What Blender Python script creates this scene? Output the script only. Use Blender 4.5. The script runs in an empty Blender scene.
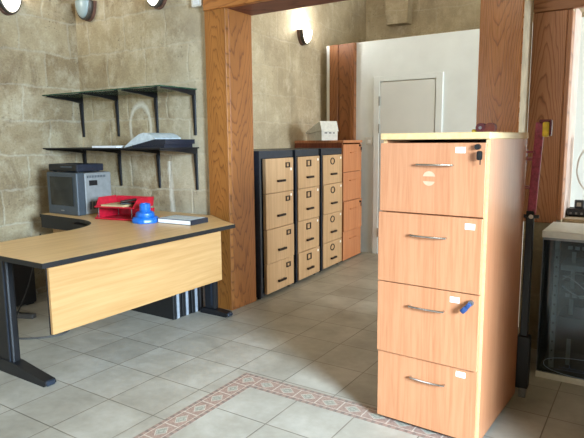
import bpy, bmesh, math, random
from mathutils import Vector, Matrix, Euler
random.seed(7)
S = bpy.context.scene
COL = S.collection
PI = math.pi

# ------------------------------------------------------------------ helpers
def lin(c):
    r = []
    for v in c[:3]:
        v = v / 255.0
        r.append(v / 12.92 if v <= 0.04045 else ((v + 0.055) / 1.055) ** 2.4)
    return (r[0], r[1], r[2], 1.0)

class NT:
    """small wrapper around a material's node tree"""
    def __init__(self, name):
        m = bpy.data.materials.new(name); m.use_nodes = True
        self.m = m; self.t = m.node_tree; self.n = self.t.nodes; self.l = self.t.links
        self.b = self.n['Principled BSDF']
    def node(self, typ, **kw):
        nd = self.n.new(typ)
        for k, v in kw.items(): setattr(nd, k, v)
        return nd
    def put(self, sock, v):
        if isinstance(v, bpy.types.NodeSocket): self.l.new(v, sock)
        elif v is not None: sock.default_value = v
    def math(self, op, a, b=None, c=None, clamp=False):
        nd = self.node('ShaderNodeMath', operation=op); nd.use_clamp = clamp
        self.put(nd.inputs[0], a); self.put(nd.inputs[1], b); self.put(nd.inputs[2], c)
        return nd.outputs[0]
    def coord(self, kind='Object'):
        return self.node('ShaderNodeTexCoord').outputs[kind]
    def mapping(self, v, scale=(1,1,1), loc=(0,0,0), rot=(0,0,0)):
        nd = self.node('ShaderNodeMapping'); self.put(nd.inputs['Vector'], v)
        nd.inputs['Scale'].default_value = scale; nd.inputs['Location'].default_value = loc
        nd.inputs['Rotation'].default_value = rot
        return nd.outputs[0]
    def noise(self, v, scale=5, detail=3, rough=.55, dist=0):
        nd = self.node('ShaderNodeTexNoise'); self.put(nd.inputs['Vector'], v)
        nd.inputs['Scale'].default_value = scale; nd.inputs['Detail'].default_value = detail
        nd.inputs['Roughness'].default_value = rough; nd.inputs['Distortion'].default_value = dist
        return nd.outputs['Fac']
    def sep(self, v):
        nd = self.node('ShaderNodeSeparateXYZ'); self.put(nd.inputs[0], v); return nd.outputs
    def comb(self, x=0, y=0, z=0):
        nd = self.node('ShaderNodeCombineXYZ')
        self.put(nd.inputs[0], x); self.put(nd.inputs[1], y); self.put(nd.inputs[2], z)
        return nd.outputs[0]
    def ramp(self, f, stops, interp='LINEAR'):
        nd = self.node('ShaderNodeValToRGB'); self.put(nd.inputs[0], f)
        cr = nd.color_ramp; cr.interpolation = interp
        while len(cr.elements) < len(stops): cr.elements.new(0.5)
        for e, (p, c) in zip(cr.elements, stops):
            e.position = p; e.color = c if len(c) == 4 else lin(c)
        return nd.outputs[0]
    def mix(self, f, a, b, mode='MIX'):
        nd = self.node('ShaderNodeMix', data_type='RGBA', blend_type=mode)
        self.put(nd.inputs[0], f); self.put(nd.inputs[6], a); self.put(nd.inputs[7], b)
        return nd.outputs[2]
    def bump(self, h, strength=.3, dist=.01):
        nd = self.node('ShaderNodeBump'); self.put(nd.inputs['Height'], h)
        nd.inputs['Strength'].default_value = strength; nd.inputs['Distance'].default_value = dist
        self.l.new(nd.outputs[0], self.b.inputs['Normal'])
    def base(self, c): self.put(self.b.inputs['Base Color'], c)
    def rough(self, v): self.put(self.b.inputs['Roughness'], v)

def plain(name, rgb, rough=.5, metal=0, var=.06, scale=30, spec=None, bump=0):
    t = NT(name)
    n = t.noise(t.coord(), scale, 3)
    d = tuple(max(0, v * (1 - var * 2)) for v in rgb); u = tuple(min(255, v * (1 + var)) for v in rgb)
    t.base(t.ramp(n, [(.3, d), (.7, u)]))
    t.rough(rough); t.b.inputs['Metallic'].default_value = metal
    if spec is not None: t.b.inputs['Specular IOR Level'].default_value = spec
    if bump: t.bump(n, bump, .003)
    return t.m

class MB:
    def __init__(self): self.bm = bmesh.new()
    def box(self, x0, x1, y0, y1, z0, z1, bev=0, seg=1, M=None):
        r = bmesh.ops.create_cube(self.bm, size=1)
        vs = r['verts']
        for v in vs:
            v.co = Vector((x0 + (v.co.x + .5) * (x1 - x0), y0 + (v.co.y + .5) * (y1 - y0), z0 + (v.co.z + .5) * (z1 - z0)))
        if M is not None:
            for v in vs: v.co = M @ v.co
        if bev > 0:
            es = list({e for v in vs for e in v.link_edges})
            bmesh.ops.bevel(self.bm, geom=es, offset=bev, segments=seg, affect='EDGES', profile=.5)
        return self
    def cyl(self, p0, p1, r0, r1=None, n=16, caps=True):
        r1 = r0 if r1 is None else r1
        p0 = Vector(p0); p1 = Vector(p1); d = p1 - p0
        q = d.to_track_quat('Z', 'Y').to_matrix().to_4x4()
        M = Matrix.Translation((p0 + p1) / 2) @ q
        bmesh.ops.create_cone(self.bm, cap_ends=caps, segments=n, radius1=r0, radius2=r1, depth=d.length, matrix=M)
        return self
    def sphere(self, c, r, n=12, sc=(1,1,1)):
        M = Matrix.Translation(c) @ Matrix.Diagonal((sc[0], sc[1], sc[2], 1))
        bmesh.ops.create_uvsphere(self.bm, u_segments=n, v_segments=max(6, n * 2 // 3), radius=r, matrix=M)
        return self
    def prism(self, pts, z0, z1, bev=0):
        """extrude an xy polygon from z0 to z1"""
        vs = [self.bm.verts.new((p[0], p[1], z0)) for p in pts]
        f = self.bm.faces.new(vs)
        r = bmesh.ops.extrude_face_region(self.bm, geom=[f])
        top = [g for g in r['geom'] if isinstance(g, bmesh.types.BMVert)]
        for v in top: v.co.z = z1
        self.last = vs + top
        return self
    def prism_m(self, pts, z0, z1, M):
        self.prism(pts, z0, z1)
        for v in self.last: v.co = M @ v.co
        return self
    def tube(self, pts, r, n=8):
        pts = [Vector(p) for p in pts]; rings = []
        k = len(pts)
        rad = r if isinstance(r, (list, tuple)) else [r] * k
        up = None
        for i, p in enumerate(pts):
            d = (pts[min(i + 1, k - 1)] - pts[max(i - 1, 0)]).normalized()
            if up is None:
                up = Vector((0, 0, 1)) if abs(d.z) < .9 else Vector((1, 0, 0))
            a = d.cross(up)
            if a.length < 1e-5: a = d.cross(Vector((1, .3, .2)))
            a.normalize(); b = a.cross(d).normalized(); up = b
            rings.append([self.bm.verts.new(p + (a * math.cos(t) + b * math.sin(t)) * rad[i]) for t in [2 * PI * j / n for j in range(n)]])
        for i in range(k - 1):
            for j in range(n):
                self.bm.faces.new((rings[i][j], rings[i][(j + 1) % n], rings[i + 1][(j + 1) % n], rings[i + 1][j]))
        self.bm.faces.new(rings[0][::-1]); self.bm.faces.new(rings[-1])
        return self
    def lathe(self, prof, c=(0,0,0), n=32, lobes=0, lobe_amp=0, a0=0, a1=2*PI):
        full = abs(a1 - a0 - 2 * PI) < 1e-6
        m = n if full else n + 1
        rings = []
        for (r, z) in prof:
            ring = []
            for j in range(m):
                t = a0 + (a1 - a0) * j / n
                rr = max(r, 1e-4) * (1 + lobe_amp * math.cos(lobes * t))
                ring.append(self.bm.verts.new((c[0] + rr * math.cos(t), c[1] + rr * math.sin(t), c[2] + z)))
            rings.append(ring)
        for i in range(len(prof) - 1):
            for j in range(n):
                a, b = rings[i], rings[i + 1]
                j2 = (j + 1) % m
                self.bm.faces.new((a[j], a[j2], b[j2], b[j]))
        if full:
            if prof[0][0] > 1e-3: self.bm.faces.new(rings[0][::-1])
            if prof[-1][0] > 1e-3: self.bm.faces.new(rings[-1])
        return self
    def build(self, name, mat, parent=None, loc=None, rot=None, smooth=False, uv=None):
        bmesh.ops.remove_doubles(self.bm, verts=self.bm.verts, dist=1e-6)
        bmesh.ops.recalc_face_normals(self.bm, faces=self.bm.faces)
        if uv:
            L = self.bm.loops.layers.uv.new('UVMap')
            for f in self.bm.faces:
                for lp in f.loops: lp[L].uv = uv(lp.vert.co, f.normal)
        me = bpy.data.meshes.new(name); self.bm.to_mesh(me); self.bm.free()
        if smooth:
            for p in me.polygons: p.use_smooth = True
            try: me.set_sharp_from_angle(angle=math.radians(35))
            except Exception: pass
        mats = mat if isinstance(mat, (list, tuple)) else [mat]
        for m in mats: me.materials.append(m)
        o = bpy.data.objects.new(name, me); COL.objects.link(o)
        if parent: o.parent = parent
        if loc is not None: o.location = loc
        if rot is not None: o.rotation_euler = rot
        return o

def thing(name, label, cat, loc=(0,0,0), rz=0, group=None):
    o = bpy.data.objects.new(name, None); COL.objects.link(o)
    o.empty_display_size = .1
    o.location = loc; o.rotation_euler = (0, 0, rz)
    o['label'] = label; o['category'] = cat
    if group: o['group'] = group
    return o
def tag(o, label, cat, group=None):
    o['label'] = label; o['category'] = cat
    if group: o['group'] = group
    return o
def struct(o):
    o['kind'] = 'structure'; return o
def dup(root, loc, rz, label, group=None):
    def cp(o, par):
        c = o.copy(); COL.objects.link(c)
        if par: c.parent = par
        for ch in list(o.children): cp(ch, c)
        return c
    r = cp(root, None)
    r.location = loc; r.rotation_euler = (0, 0, rz); r['label'] = label
    if group: r['group'] = group
    return r

# ------------------------------------------------------------------ materials
def stone_mat(name, seed=0, bright=1.0, arch=False, block=.55, stain=1.0, grey=.08):
    t = NT(name)
    uv = t.coord('UV')
    warp = t.node('ShaderNodeTexNoise'); t.put(warp.inputs['Vector'], t.mapping(uv, (1,1,1), (seed, seed*2, 0)))
    warp.inputs['Scale'].default_value = 3.5; warp.inputs['Detail'].default_value = 6; warp.inputs['Roughness'].default_value = .65
    sub = t.node('ShaderNodeVectorMath', operation='SUBTRACT'); t.put(sub.inputs[0], warp.outputs['Color']); sub.inputs[1].default_value = (.5,.5,.5)
    scl = t.node('ShaderNodeVectorMath', operation='SCALE'); t.put(scl.inputs[0], sub.outputs[0]); scl.inputs['Scale'].default_value = .10
    add = t.node('ShaderNodeVectorMath', operation='ADD'); t.put(add.inputs[0], uv); t.put(add.inputs[1], scl.outputs[0])
    br = t.node('ShaderNodeTexBrick'); t.put(br.inputs['Vector'], t.mapping(add.outputs[0], (1,1,1), (seed*.37, -.055, 0)))
    br.inputs['Scale'].default_value = 1; br.inputs['Brick Width'].default_value = .47; br.inputs['Row Height'].default_value = .285
    br.inputs['Mortar Size'].default_value = .014; br.inputs['Mortar Smooth'].default_value = .9; br.inputs['Bias'].default_value = 0
    k = bright
    q = lambda a, b, c_: (min(255, a*k), min(255, b*k), min(255, c_*k))
    br.inputs['Color1'].default_value = lin(q(136, 112, 78)); br.inputs['Color2'].default_value = lin(q(208, 193, 160))
    br.inputs['Mortar'].default_value = lin(q(196, 187, 166))
    c = t.mix(1 - block, br.outputs['Color'], lin(q(186, 169, 136)))
    big = t.noise(t.mapping(uv, (1,1,1), (seed*3, 5, 0)), 2.1, 7, .66, .4)
    c = t.mix(.5, c, t.ramp(big, [(.32, q(108,84,52)), (.44, q(158,136,100)), (.56, q(192,175,142)), (.70, q(230,220,196))]))
    # pale patches of lime, brown stains, dark pits
    pl = t.noise(t.mapping(uv, (1,.7,1), (seed, 9, 0)), 5.5, 8, .74)
    c = t.mix(t.ramp(pl, [(.50, (0,0,0)), (.70, (215,215,215))]), c, lin(q(226, 216, 190)))
    st = t.noise(t.mapping(uv, (1.2,.8,1), (seed*5, 2, 0)), 3.1, 6, .7, .6)
    c = t.mix(t.math('MULTIPLY', t.ramp(st, [(.52, (0,0,0)), (.74, (215,215,215))]), stain), c, lin(q(124, 98, 64)))
    dk = t.noise(t.mapping(uv, (1,1.4,1), (seed, 3, 0)), 13, 6, .7)
    c = t.mix(t.ramp(dk, [(.22, (200,200,200)), (.38, (0,0,0))]), c, lin(q(96, 76, 50)))
    pit = t.noise(t.mapping(uv, (1,1.2,1), (seed, 11, 0)), 34, 3, .6)
    zone = t.noise(t.mapping(uv, (1,1,1), (seed, 17, 0)), 2.6, 3, .6)
    pitf = t.math('MULTIPLY', t.ramp(pit, [(.30, (255,255,255)), (.38, (0,0,0))]), t.ramp(zone, [(.45, (0,0,0)), (.6, (255,255,255))]))
    c = t.mix(t.math('MULTIPLY', pitf, .8), c, lin(q(84, 66, 46)))
    fine = t.noise(t.mapping(uv, (1,1,1), (0,0,0)), 60, 5, .75)
    c = t.mix(.4, c, t.ramp(fine, [(.3, (70,60,46)), (.7, (235,226,205))]), 'SOFT_LIGHT')
    mn = t.noise(t.mapping(uv, (1,1,1), (seed, 21, 0)), 4, 5, .7)
    c = t.mix(t.math('MULTIPLY', t.math('MULTIPLY', br.outputs['Fac'], .36 * block), t.ramp(mn, [(.38, (0,0,0)), (.6, (255,255,255))])), c, lin(q(222, 213, 190)))
    if arch:
        zx = t.math('MULTIPLY', t.math('ADD', t.math('ADD', t.sep(uv)[0], 3.55), t.math('MULTIPLY', t.math('SUBTRACT', big, .5), .8)), 2.2, clamp=True)
        c = t.mix(t.math('MULTIPLY', zx, .42), c, lin((206, 198, 174)))
        s = t.sep(uv)
        # old plastered-up round niche and a lime run below the lower shelf
        dx = t.math('SUBTRACT', s[0], -3.63); dz = t.math('SUBTRACT', s[1], 1.42)
        dz2 = t.math('MULTIPLY', dz, .66)
        d = t.math('SQRT', t.math('ADD', t.math('MULTIPLY', dx, dx), t.math('MULTIPLY', dz2, dz2)))
        d = t.math('ADD', d, t.math('MULTIPLY', t.math('SUBTRACT', pl, .5), .06))
        ring = t.math('SUBTRACT', 1, t.math('DIVIDE', t.math('ABSOLUTE', t.math('SUBTRACT', d, .122)), .024), clamp=True)
        ring = t.math('MULTIPLY', ring, t.math('GREATER_THAN', dz, -.16))
        c = t.mix(t.math('MULTIPLY', ring, .85), c, lin((226, 220, 200)))
        run = t.math('SUBTRACT', 1, t.math('DIVIDE', t.math('ABSOLUTE', t.math('ADD', t.math('SUBTRACT', s[0], -3.3), t.math('MULTIPLY', t.math('SUBTRACT', pl, .5), .10))), .035), clamp=True)
        run = t.math('MULTIPLY', run, t.math('LESS_THAN', s[1], 1.14))
        c = t.mix(t.math('MULTIPLY', run, .85), c, lin((226, 220, 202)))
    c = t.mix(grey, c, lin((196, 190, 174)))
    t.base(c); t.rough(.9); t.b.inputs['Specular IOR Level'].default_value = .2
    h = t.math('ADD', t.math('MULTIPLY', br.outputs['Fac'], -.35), t.math('ADD', t.math('MULTIPLY', dk, .9), t.math('ADD', t.math('MULTIPLY', fine, .25), t.math('MULTIPLY', pl, .7))))
    h = t.math('SUBTRACT', h, t.math('MULTIPLY', pitf, 1.2))
    t.bump(h, .5, .016)
    return t.m

def oak_mat(name, cx, axis='x', dark=(92,44,22), mid=(150,82,44), light=(180,108,62), freq=34, curve=52, flip=1, rough=.32, along='z', off=0):
    """oak veneer with cathedral grain, centred at cx on the horizontal axis"""
    t = NT(name)
    s = t.sep(t.coord('Object'))
    ix = {'x': 0, 'y': 1, 'z': 2}
    h = t.math('SUBTRACT', s[ix[axis]], cx); v = s[ix[along]]
    vec = t.comb(t.math('MULTIPLY', h, 5), t.math('MULTIPLY', v, 1.1), off)
    wob = t.noise(vec, 1.3, 3, .5)
    wob2 = t.noise(t.comb(t.math('MULTIPLY', h, 22), t.math('MULTIPLY', v, 2.0), off + 4), 1, 2, .5)
    f = t.math('MULTIPLY', v, 3.2 * flip)
    f = t.math('ADD', f, t.math('MULTIPLY', t.math('MULTIPLY', h, h), curve * 3.6))
    f = t.math('ADD', f, t.math('MULTIPLY', wob, 3.0))
    f = t.math('ADD', f, t.math('MULTIPLY', wob2, .55))
    w = t.math('FRACT', t.math('MULTIPLY', f, freq / 10))
    w = t.ramp(w, [(0, (0,0,0)), (.55, (90,90,90)), (.85, (255,255,255)), (1, (20,20,20))])
    pores = t.noise(t.comb(t.math('MULTIPLY', h, 230), t.math('MULTIPLY', v, 6), off), 1, 3, .6)
    c = t.ramp(w, [(0, light), (.6, mid), (1, dark)])
    c = t.mix(.16, c, lin(mid))
    c = t.mix(t.ramp(pores, [(.35, (150,150,150)), (.55, (0,0,0))]), c, lin(dark))
    br = t.noise(vec, .8, 2)
    c = t.mix(.35, c, t.ramp(br, [(.3, dark), (.7, light)]))
    t.base(c); t.rough(t.math('ADD', rough, t.math('MULTIPLY', pores, .15)))
    t.bump(pores, .08, .002)
    return t.m

def veneer(name, light, dark, axis='z', scale=60, rough=.38, amt=1.0):
    t = NT(name)
    sc = {'z': (scale, scale, scale * .045), 'y': (scale, scale * .045, scale), 'x': (scale * .045, scale, scale)}[axis]
    co = t.coord()
    a = t.noise(t.mapping(co, sc), 1, 4, .6, .4)
    b = t.noise(t.mapping(co, tuple(q * .12 for q in sc)), 1, 2, .5)
    f = t.math('ADD', t.math('MULTIPLY', a, .7), t.math('MULTIPLY', b, .3))
    t.base(t.ramp(f, [(.36, dark), (.62, light)]))
    t.rough(rough)
    return t.m

M = {}
M['stone'] = stone_mat('limestone_blocks', 1.3, .98, True, .7, 1.2)
M['stone_left'] = stone_mat('limestone_left', 4.1, .90, False, .8, 1.3)
M['stone_in'] = stone_mat('limestone_inner', 7.7, 1.05, False, .4, .75, .34)
M['plaster_white'] = plain('white_painted_board', (234, 241, 242), .55, var=.012, scale=4)
M['plaster_pink'] = plain('pinkish_plaster', (206, 184, 172), .85, var=.04, scale=12)
M['plaster_warm'] = plain('cream_plaster', (214, 202, 176), .85, var=.05, scale=10)
M['ceiling'] = plain('ceiling_plaster', (214, 204, 182), .9, var=.04, scale=5)
M['door_white'] = plain('white_door_paint', (226, 230, 228), .4, var=.01, scale=3)
M['beech'] = veneer('beech_veneer', (196, 136, 96), (180, 117, 78), 'z', 75, .36)
M['beech_side'] = veneer('beech_side', (184, 126, 88), (172, 112, 76), 'z', 75, .33)
M['beech_far'] = veneer('beech_veneer_dark', (206, 138, 92), (186, 112, 70), 'z', 70, .4)
M['shaded_side'] = veneer('shaded_side', (140, 70, 40), (104, 44, 24), 'z', 50, .4)  # far cabinet's beech side, with its shade put into the colour
M['beech_edge'] = veneer('pale_edge_banding', (220, 190, 138), (210, 176, 122), 'y', 50, .4)
M['maple'] = veneer('maple_laminate', (206, 168, 126), (188, 149, 107), 'z', 45, .42)
M['desk_top'] = veneer('desk_top_laminate', (226, 188, 132), (208, 168, 112), 'y', 45, .36)
M['desk_panel'] = veneer('desk_panel_laminate', (186, 146, 96), (170, 128, 78), 'y', 45, .4)
M['black'] = plain('black_plastic', (17, 18, 20), .5, var=.1)
M['black_metal'] = plain('black_powder_coat', (17, 18, 22), .42, var=.08)
M['blue_black'] = plain('blue_black_steel', (34, 42, 54), .4, var=.08)
M['chrome'] = plain('brushed_chrome', (205, 205, 205), .22, 1.0, var=.03)
M['steel'] = plain('grey_steel', (150, 152, 156), .35, .9, var=.05)
M['silver'] = plain('silver_tape', (158, 164, 172), .35, .2, var=.05)
M['bronze'] = plain('dark_bronze', (48, 34, 26), .35, .6, var=.1)
M['label_white'] = plain('white_paper_label', (250, 250, 246), .6, var=.01)
M['red'] = plain('red_plastic', (186, 24, 46), .35, var=.06)
M['blue'] = plain('blue_plastic', (22, 100, 190), .3, var=.05)
M['key_blue'] = plain('blue_key_plastic', (40, 66, 112), .35, var=.05)
M['tv_grey'] = plain('grey_blue_plastic', (134, 136, 134), .5, var=.03)
M['tv_front'] = plain('dark_grey_plastic', (64, 72, 78), .45, var=.04)
M['tv_screen'] = plain('crt_glass', (30, 34, 34), .12, var=.05)
M['paper'] = plain('paper_white', (236, 238, 238), .7, var=.02)
M['paper_grey'] = plain('paper_greyish', (196, 206, 208), .6, var=.04)
M['navy'] = plain('navy_cover', (26, 32, 46), .45, var=.08)
M['manila'] = plain('manila_paper', (206, 186, 140), .7, var=.05)
M['maroon'] = plain('maroon_paint', (156, 62, 80), .38, var=.12, scale=60)
M['maroon_dark'] = plain('dark_maroon_rubber', (98, 34, 42), .5, var=.12)
M['strap'] = plain('brown_strap', (112, 52, 38), .6, var=.12)
M['yellow'] = plain('yellow_plastic', (216, 178, 44), .4, var=.08)
M['cable_grey'] = plain('grey_cable', (72, 70, 68), .6, var=.05)
M['cable_white'] = plain('white_cable', (226, 226, 220), .5, var=.03)
M['hinge'] = plain('grey_hinge', (168, 172, 170), .35, .6, var=.04)
M['rack_white'] = plain('rack_pale_paint', (236, 236, 230), .45, var=.02)
M['rack_dark'] = plain('rack_interior', (34, 42, 50), .6, var=.1)
M['rail'] = plain('rack_rail', (176, 180, 172), .45, .4, var=.05)
M['beige'] = plain('beige_sill', (188, 174, 150), .7, var=.06, scale=14)
M['trim_dark'] = plain('lamp_bracket_dark', (84, 80, 74), .4, .3, var=.08)
M['box_white'] = plain('box_card_white', (226, 226, 220), .7, var=.03)
M['box_grey'] = plain('box_card_grey', (196, 194, 184), .75, var=.03)
M['grout_bar'] = plain('sensor_plastic', (226, 224, 214), .5, var=.02)
M['oakL'] = oak_mat('oak_left_front', -2.75, 'x', (86,44,12), (162,99,38), (184,120,54), 30, 40, 1, .42)
M['oakJ'] = oak_mat('oak_left_jamb', 3.33, 'y', (86,42,12), (152,90,34), (170,106,48), 20, 16, -1, .45, 'z', 3)
M['oakR'] = oak_mat('oak_right_front', -.735, 'x', (106,54,16), (196,120,56), (216,148,82), 26, 60, -1, .2, 'z', 7)
M['oak2'] = oak_mat('oak_window_panel', -.565, 'x', (112,68,46), (186,122,84), (206,148,108), 22, 66, 1, .35, 'z', 11)
M['oakP'] = oak_mat('oak_partition_panel', -3.03, 'x', (84,44,16), (136,82,40), (154,98,52), 16, 20, 1, .4, 'z', 15)
M['oakLin'] = oak_mat('oak_lintel', 2.37, 'z', (104,52,16), (166,100,44), (186,122,62), 16, 12, 1, .4, 'x', 19)
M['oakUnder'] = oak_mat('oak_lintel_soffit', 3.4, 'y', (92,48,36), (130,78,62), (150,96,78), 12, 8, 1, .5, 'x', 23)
M['oakLin2'] = oak_mat('oak_window_lintel', 2.16, 'z', (110,66,42), (176,120,84), (196,142,104), 16, 12, 1, .4, 'x', 27)

def glass(name, tint, opac, gloss=.06, rough=.03):
    t = NT(name); t.n.remove(t.b)
    out = t.n['Material Output']
    tr = t.node('ShaderNodeBsdfTransparent'); tr.inputs[0].default_value = lin(tint)
    gl = t.node('ShaderNodeBsdfGlossy'); gl.inputs['Roughness'].default_value = rough; gl.inputs[0].default_value = (.9,.95,.95,1)
    df = t.node('ShaderNodeBsdfDiffuse'); df.inputs[0].default_value = lin(tint)
    m1 = t.node('ShaderNodeMixShader'); m1.inputs[0].default_value = opac
    t.l.new(tr.outputs[0], m1.inputs[1]); t.l.new(df.outputs[0], m1.inputs[2])
    fr = t.node('ShaderNodeFresnel'); fr.inputs[0].default_value = 1.45
    m2 = t.node('ShaderNodeMixShader'); t.put(m2.inputs[0], t.math('ADD', t.math('MULTIPLY', fr.outputs[0], .9), gloss, clamp=True))
    t.l.new(m1.outputs[0], m2.inputs[1]); t.l.new(gl.outputs[0], m2.inputs[2]); t.l.new(m2.outputs[0], out.inputs[0])
    return t.m
M['glass_shelf'] = glass('green_glass', (206, 226, 212), .16, .05)
M['glass_edge'] = plain('green_glass_edge', (52, 84, 66), .2, var=.1)
M['rack_glass'] = glass('smoked_glass', (214, 222, 230), .025, .01)
def glow(name, rgb, strength):
    t = NT(name); t.base(lin((235, 235, 230))); t.rough(.35)
    t.b.inputs['Emission Color'].default_value = lin(rgb); t.b.inputs['Emission Strength'].default_value = strength
    return t.m
M['lamp_on'] = glow('lit_lamp_glass', (255, 246, 226), 3.2)
M['lamp_off'] = plain('opal_lamp_glass', (158, 174, 174), .3, var=.03, scale=8)

# ---- floor: two tile grids either side of the mosaic border
TX, TY = .319, .326
def floor_mat():
    t = NT('floor_tiles')
    s = t.sep(t.coord('Object'))
    inside = t.math('MULTIPLY', t.math('GREATER_THAN', s[0], -1.79), t.math('LESS_THAN', s[1], 2.30))
    def grid(v, off, size):
        a = t.math('DIVIDE', t.math('SUBTRACT', v, off), size)
        fl = t.math('FLOOR', a); fr = t.math('SUBTRACT', a, fl)
        d = t.math('MULTIPLY', t.math('MINIMUM', fr, t.math('SUBTRACT', 1, fr)), size)
        return d, fl
    def sel(a, b):
        return t.math('ADD', t.math('MULTIPLY', inside, a), t.math('MULTIPLY', t.math('SUBTRACT', 1, inside), b))
    dxo, ixo = grid(s[0], -2.25, TX); dyo, iyo = grid(s[1], 1.407, TY)
    dxi, ixi = grid(s[0], -1.427, TX); dyi, iyi = grid(s[1], 1.954, TY)
    d = t.math('MINIMUM', sel(dxi, dxo), sel(dyi, dyo))
    wn = t.node('ShaderNodeTexWhiteNoise'); wn.noise_dimensions = '3D'
    t.put(wn.inputs['Vector'], t.comb(sel(ixi, ixo), sel(iyi, iyo), inside))
    co = t.coord('Object')
    n1 = t.noise(co, 3.2, 5, .6, .3); n2 = t.noise(co, 18, 4, .6)
    f = t.math('ADD', t.math('MULTIPLY', n1, .65), t.math('ADD', t.math('MULTIPLY', n2, .25), t.math('MULTIPLY', wn.outputs[0], .09)))
    c = t.ramp(f, [(.32, (140, 134, 120)), (.50, (162, 156, 142)), (.68, (182, 177, 164))])
    gw = t.math('SUBTRACT', 1, t.math('DIVIDE', t.math('SUBTRACT', d, .0012), .0024), clamp=True)
    gn = t.noise(co, 2.3, 3, .6)
    c = t.mix(t.math('MULTIPLY', gw, .85), c, t.ramp(gn, [(.38, (66, 54, 42)), (.6, (112, 100, 84))]))
    t.base(c); t.rough(t.math('ADD', .30, t.math('MULTIPLY', n2, .25)))
    t.bump(t.math('ADD', t.math('MULTIPLY', gw, -1), t.math('MULTIPLY', n2, .15)), .35, .002)
    return t.m
M['floor'] = floor_mat()

def border_mat():
    """u runs along the strip in tile lengths of .13 m, v across 0..1"""
    t = NT('mosaic_border')
    s = t.sep(t.coord('UV'))
    u = t.math('FRACT', s[0]); v = s[1]
    co = t.coord('Object')
    n = t.noise(co, 60, 4, .7); nb = t.noise(co, 160, 2, .6)
    terra = t.ramp(n, [(.3, (122, 92, 82)), (.55, (150, 118, 104)), (.75, (172, 146, 132))])
    grey = t.ramp(n, [(.3, (120, 122, 110)), (.6, (164, 164, 148)), (.8, (196, 194, 178))])
    cu = t.math('ABSOLUTE', t.math('SUBTRACT', u, .5)); cv = t.math('ABSOLUTE', t.math('SUBTRACT', v, .5))
    dia = t.math('ADD', cu, t.math('MULTIPLY', cv, 1.35))
    wd = t.math('ADD', dia, t.math('MULTIPLY', t.math('SUBTRACT', nb, .5), .10))
    c = t.mix(t.math('LESS_THAN', wd, .30), terra, grey)
    ringd = t.math('LESS_THAN', t.math('ABSOLUTE', t.math('SUBTRACT', wd, .15)), .03)
    c = t.mix(t.math('MULTIPLY', ringd, .6), c, lin((104, 100, 88)))
    # pale lines: the cross ties and the diamond outline
    line = t.math('MAXIMUM', t.math('LESS_THAN', t.math('ABSOLUTE', t.math('SUBTRACT', wd, .33)), .022), t.math('GREATER_THAN', cu, .475))
    c = t.mix(t.math('MULTIPLY', line, .8), c, lin((206, 194, 176)))
    # the bands along both sides
    edge = t.math('GREATER_THAN', cv, .33)
    teeth = t.math('GREATER_THAN', t.math('FRACT', t.math('MULTIPLY', s[0], 3.2)), .55)
    band = t.mix(t.math('MULTIPLY', teeth, .75), lin((142, 112, 100)), lin((92, 76, 68)))
    c = t.mix(edge, c, band)
    pale = t.math('LESS_THAN', t.math('ABSOLUTE', t.math('SUBTRACT', cv, .33)), .02)
    c = t.mix(t.math('MULTIPLY', pale, .75), c, lin((204, 190, 172)))
    c = t.mix(.22, c, t.ramp(nb, [(.3, (110, 96, 86)), (.7, (212, 202, 186))]))
    t.base(c); t.rough(.45)
    return t.m
M['border'] = border_mat()

# ------------------------------------------------------------------ the setting
H = 3.35
struct(MB().box(-4.7, 3.2, -2.6, 7.4, -.12, 0).build('floor', M['floor']))
struct(MB().box(-4.7, 3.2, -2.6, 7.4, H, H + .12).build('ceiling', M['ceiling']))
def uvwall(co, n):
    return (co.y, co.z) if abs(n.x) > .7 else ((co.x, co.z) if abs(n.y) > .7 else (co.x, co.y))
struct(MB().box(-4.7, -4.40, -2.6, 3.9, 0, H).build('wall_left', M['stone_left'], uv=uvwall))
struct(MB().box(-4.40, -2.79, 3.27, 3.53, 0, H).build('wall_back', M['stone'], uv=uvwall))
struct(MB().box(-2.79, -.66, 3.27, 3.53, 2.5, H).build('wall_overhead', M['stone'], uv=uvwall))
struct(MB().box(-.835, -.645, 3.25, 3.565, 0, H).build('wall_pier', M['plaster_warm'], uv=uvwall))
# right-hand wall with the window opening
w = MB()
w.box(-.645, -.44, 3.6, 3.96, 0, H); w.box(-.44, .9, 3.6, 3.96, 0, .80); w.box(.9, 3.2, 3.6, 3.96, 0, H); w.box(-.44, .9, 3.6, 3.96, 2.06, H)
struct(w.build('wall_right', M['stone'], uv=uvwall))
struct(MB().box(-.452, -.437, 3.68, 3.97, .80, 2.06).build('trim_1', M['plaster_pink']))
struct(MB().box(-.436, .9, 3.66, 3.99, .79, .82, .004).build('trim_2', M['beige']))
# inner room
struct(MB().box(-3.65, -3.35, 3.53, 7.3, 0, H).build('wall_inner', M['stone_in'], uv=uvwall))
struct(MB().box(-3.65, 3.2, 7.0, 7.3, 0, H).build('wall_far', M['stone_in'], uv=uvwall))
pw = MB()
pw.box(-3.27, -2.60, 5.8, 5.90, 0, 2.375); pw.box(-1.95, 3.0, 5.8, 5.90, 0, 2.375); pw.box(-2.60, -1.95, 5.8, 5.90, 1.935, 2.375)
struct(pw.build('wall_partition', M['plaster_white'], uv=uvwall))
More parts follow.
